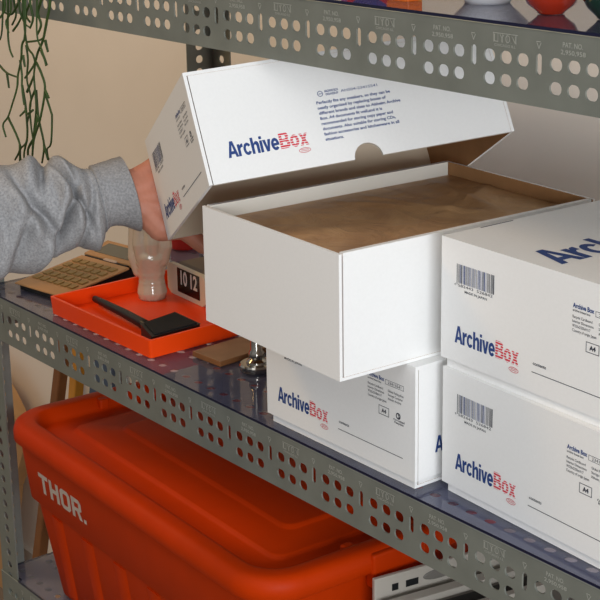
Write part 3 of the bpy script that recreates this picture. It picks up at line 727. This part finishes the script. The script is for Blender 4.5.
mb.prism(prof, -.015, .015, TANWOOD, M=Matrix.Translation((0, .55, 0)) @ Matrix.Rotation(PI/2, 4, 'X'))
tag(bevel(mb.build('plywood_panel'), .004), 'tan plywood panel with rounded edge behind the left shelf post', 'panel')

# ------------------------------------------------------------------ top shelf: vases, magazine, bowl, plant
def vase_top(loc, prof, m, label):
    o = MB().lathe(prof, m, 48).build('glass_vase', None, True); o.location = loc; tag(o, label, 'vase')
vase_top((.2460, .0600, sag(.246)+.0003), [(0, 0), (.0100, 0), (.0115, .0006), (.0120, .002), (.0200, .008), (.0255, .018), (.0270, .036), (.0262, .056), (.021, .078), (.013, .092), (.012, .108), (.016, .116), (.0145, .116), (.010, .106), (0, .095)], RGLASS, 'amber red glass vase on the top shelf, left of the green one')
vase_top((.3060, .0680, sag(.306)+.0003), [(0, 0), (.0105, 0), (.0122, .0006), (.0128, .002), (.0205, .009), (.0262, .019), (.0275, .040), (.0268, .062), (.022, .085), (.014, .100), (.014, .120), (.018, .128), (.0165, .128), (.012, .116), (0, .100)], GGLASS, 'dark green glass vase at the right end of the top shelf')
mg = MB().box((0, 0, 0), (.095, .018, .100), COVER).build('picture_book'); mg.location = (.000, .034, sag(0)+.0003); bevel(mg, .001); tag(mg, 'colourful orange and red picture book standing on the top shelf', 'book')
bw = MB().lathe([(0, 0), (.020, 0), (.022, .003), (.036, .016), (.046, .034), (.049, .050), (.046, .050), (.034, .022), (0, .008)], PORC, 48).build('bowl', None, True)
bw.location = (.150, .080, sag(.128)+.0003); tag(bw, 'white porcelain bowl on the top shelf between the book and the amber vase', 'bowl')
pt = empty('trailing_plant', (-.540, .085, sag(-.50)+.0003), 0, 'green trailing cactus hanging over the edge of the top shelf at left', 'plant')
MB().lathe([(0, 0), (.045, 0), (.058, .085), (.061, .085), (.061, .098), (.055, .098), (.052, .088), (0, .086)], POT, 40).build('pot', pt, angle=40)
MB().lathe([(0, .080), (.050, .080), (.0515, .090), (0, .093)], SOIL, 32).build('soil', pt, True)
mb = MB(); rnd = random.Random(11); o0 = Vector(pt.location)
def catmull(P, n=5):
    P = [P[0]]+P+[P[-1]]; out = []
    for i in range(1, len(P)-2):
        for k in range(n):
            t = k/n; a, b, c, d = P[i-1], P[i], P[i+1], P[i+2]
            out.append(.5*((2*b)+(c-a)*t+(2*a-5*b+4*c-d)*t*t+(3*b-3*c+d-a)*t*t*t))
    return out+[P[-2]]
for stn in STRANDS:
    P = [Vector(p) for p in stn]
    r = rnd.uniform(.00135, .00190)
    if P[0].z > .43:
        # carry the strand up over the rim of the pot
        top = Vector((P[0].x*.55-.540*.45, -.012, ZUP+.055+rnd.uniform(0, .03)))
        P = [Vector((-.540+rnd.uniform(-.03, .03), .080, ZUP+.090)), Vector((-.54*.6+P[0].x*.4, .030, ZUP+.122+rnd.uniform(0, .02))), top]+P
        r *= 1.1
    Q = [p-o0 for p in catmull(P)]
    mb.tube(Q, [r*(1-.35*i/len(Q)) for i in range(len(Q))], PLANT, 6)
mb.build('stems', pt, True)

# ------------------------------------------------------------------ the person's arm
A_, U_, N_, O_ = Vector((0.31740, 0.94462, 0.08337)), Vector((-0.46590, 0.07876, 0.88132)), Vector((-0.82595, 0.31857, -0.46510)), Vector((-0.26099, -0.00196, 0.16466))
HM = Matrix((A_, U_, N_)).transposed().to_4x4(); HM.translation = O_
per = empty('person', tuple(O_), 0, 'person in a grey sweatshirt, forearm reaching in to lift the box lid', 'person')
HMl = Matrix.Translation(-O_) @ HM
SLEEVE = [[-.4700, -.4600, .1750, .0720], [-.4280, -.3400, .1790, .0700]]+SLEEVE
SLEEVE = [[x, y, z+.0035, r] for x, y, z, r in SLEEVE]
LOC = lambda i: tuple(HM.inverted() @ Vector(SLEEVE[i][:3]))
we = LOC(-1)
hand = [
 [(LOC(1), .036), (LOC(8), .026), (LOC(-8), .020), ((we[0]-.006, we[1]+.011, we[2]), .0200), ((.004, .068, .0240), .0170)],
 [(LOC(8), .026), (LOC(-8), .020), ((we[0]-.002, we[1]-.009, we[2]), .0205), ((.004, .030, .0240), .0180)],
 [((we[0], .066, we[2]), .020), ((.010, .072, .0190), .0150), ((.038, .077, .0150), .0120), ((.080, .080, .0120), .0095), ((.104, .080, .0105), .0086), ((.124, .078, .0095), .0076)],
 [((we[0], .056, we[2]), .020), ((.010, .055, .0190), .0150), ((.042, .054, .0150), .0120), ((.088, .055, .0120), .0096), ((.114, .054, .0105), .0087), ((.134, .053, .0095), .0077)],
 [((we[0]+.008, .050, we[2]), .020), ((.008, .038, .0190), .0150), ((.038, .032, .0150), .0115), ((.064, .007, .0145), .0096), ((.078, -.0130, .0130), .0090), ((.082, -.0230, .0050), .0082), ((.080, -.0240, -.010), .0074)],
 [((we[0]+.010, .050, we[2]), .019), ((.000, .020, .0210), .0165), ((.024, .012, .0165), .0118), ((.040, -.010, .0160), .0096), ((.056, -.0215, .0115), .0088), ((.056, -.0240, -.004), .0076)],
 [((we[0], .072, we[2]), .018), ((.002, .084, .0230), .0150), ((.020, .094, .0180), .0125), ((.042, .1020, .0130), .0105), ((.058, .1050, .0115), .0085)],
]
capsules(hand, .0016, 4, 'body', SKIN, per, HMl)
def sleeve_rings(stations, nseg, mat_, folds, cuff_tilt):
    pts = [Vector(s[:3]) for s in stations]; rad = [s[3] for s in stations]
    # resample
    P = catmull(pts, 7); Rr = []
    for i in range(len(pts)-1):
        for k in range(7):
            f = k/7; Rr.append(rad[i]*(1-f)+rad[i+1]*f)
    Rr.append(rad[-1])
    camup = Vector((-.2129, .185, .9594))
    loops = []; L = 0.; S_ = [0.]
    for i in range(1, len(P)): L += (P[i]-P[i-1]).length; S_.append(L)
    for i, (p, r) in enumerate(zip(P, Rr)):
        ax = A_; upd = (camup-ax*camup.dot(ax)).normalized(); sd = ax.cross(upd)
        s = L-S_[i]            # distance from the cuff end
        ring_ = []
        for k in range(nseg):
            a = 2*PI*k/nseg; c, q = math.cos(a), math.sin(a)
            rr = r*(1+folds(s, a))
            tl_ = cuff_tilt*max(0, 1-s/.09)
            pp = p+upd*(c*rr)+sd*(q*min(rr*.90, rr*.90))-ax*(tl_*c)
            ring_.append(pp-O_)
        loops.append(ring_)
    return loops, S_, L
def folds_body(s, a):
    if s < .0385: return .10
    w = min(1, (s-.0385)/.012)
    f = .14*math.exp(-((s-.050)/.009)**2)*(.6-.4*math.cos(a))+.07*math.exp(-(s-.0385)/.025)
    # deep creases that run round the arm at a slant, as in bunched fleece
    for (s0, sl, wd, dp, a0, sp) in ((.060, .012, .0042, .20, 1.9, 1.0), (.074, -.016, .0045, .26, 1.2, .9), (.088, .022, .0050, .30, 2.0, .9), (.104, .010, .0050, .16, .6, .8), (.116, -.020, .0060, .24, 1.6, .8), (.138, .018, .0070, .15, 2.0, .9), (.165, -.01, .008, .12, 1.2, 1.0), (.19, .012, .010, .12, 1.8, 1.0)):
        aa = (a-a0+PI) % (2*PI)-PI
        f -= 1.45*dp*math.exp(-((s-s0-sl*math.sin(aa*1.3))/wd)**2)*math.exp(-(aa/sp)**2)
        f += dp*.6*math.exp(-((s-s0-.013-sl*math.sin(aa*1.3))/(wd*1.6))**2)*math.exp(-(aa/sp)**2)
    if s > .112: f -= .030*math.exp(-((a-1.62)/.030)**2)          # lengthwise seam
    f += .05*noise.noise(Vector((s*42, math.cos(a)*1.8, math.sin(a)*1.8)))
    return w*f
NS = 180
loops, S_, L = sleeve_rings(SLEEVE, NS, HEATHER, folds_body, .004)
icuff = next(i for i, s in enumerate(S_) if L-s <= .0400)
def shell(lp, m, name, parent, inward):
    mb = MB()
    mb.loft(lp, m, False, False)
    n = len(lp[0]); c0 = [sum((Vector(p) for p in r), Vector())/n for r in (lp[0], lp[-1])]
    # rolled-in hem at the open end(s)
    ends = [(lp[-1], c0[1])] if inward == 1 else [(lp[-1], c0[1]), (lp[0], c0[0])]
    for r, c in ends:
        r1 = [c+(Vector(p)-c)*.93+A_*.001 for p in r]; r2_ = [c+(Vector(p)-c)*.88-A_*.006*(1 if r is lp[-1] else -1) for p in r]
        mb.loft([r, r1, r2_], m, False, False)
    return mb.build(name, parent, True)
sl = shell(loops[:icuff+1], HEATHER, 'sweatshirt_sleeve', per, 2)
cl = []
for i, r in enumerate(loops[icuff-1:]):
    n = len(r); c = sum((Vector(p) for p in r), Vector())/n
    k0 = 1.0 if i > 1 else .97
    cl.append([c+(Vector(p)-c)*(k0*(1+.006*(1 if (k % 2) else -1))) for k, p in enumerate(r)])
cuff = shell(cl, RIB, 'cuff', sl, 1)

# ------------------------------------------------------------------ light
w = bpy.data.worlds.new('room_light'); S.world = w; w.use_nodes = True
bg = w.node_tree.nodes['Background']
bg.inputs['Strength'].default_value = 1.
# pale ceiling and upper walls of the room above, its darker floor and furniture below
wn = w.node_tree; wt = wn.nodes.new('ShaderNodeTexCoord'); wx = wn.nodes.new('ShaderNodeSeparateXYZ'); wr = wn.nodes.new('ShaderNodeValToRGB')
wn.links.new(wt.outputs['Generated'], wx.inputs[0]); wn.links.new(wx.outputs['Z'], wr.inputs[0]); wn.links.new(wr.outputs[0], bg.inputs['Color'])
wr.color_ramp.elements[0].position = .0; wr.color_ramp.elements[0].color = (.16, .15, .14, 1)
wr.color_ramp.elements[1].position = .30; wr.color_ramp.elements[1].color = (.33, .327, .32, 1)
def area(name, loc, target, sx, sy, energy, col):
    l = bpy.data.lights.new(name, 'AREA'); l.shape = 'RECTANGLE'; l.size = sx; l.size_y = sy; l.energy = energy; l.color = col
    o = bpy.data.objects.new(name, l); COL.objects.link(o); o.location = loc
    o.rotation_euler = (Vector(target)-Vector(loc)).to_track_quat('-Z', 'Y').to_euler()
    return o
area('window_daylight', (2.2, -.95, .50), (0, .1, .25), 1.5, .55, 40, (.93, .965, 1.))
area('added_front_fill', (.9, -1.35, 1.80), (.1, .1, .1), 1.5, 1.3, 9, (1., .99, .98))  # added fill lamp, high in front, to brighten box fronts and tops
area('ceiling_lamp', (-1.5, -.9, 1.55), (-1.3, .6, -.1), .5, .5, 13, (1., .62, .24))
vs_ = S.view_settings
S.display_settings.display_device = 'sRGB'
vs_.view_transform = 'Standard'; vs_.look = 'None'; vs_.gamma = 1; vs_.use_curve_mapping = False; vs_.exposure = 0
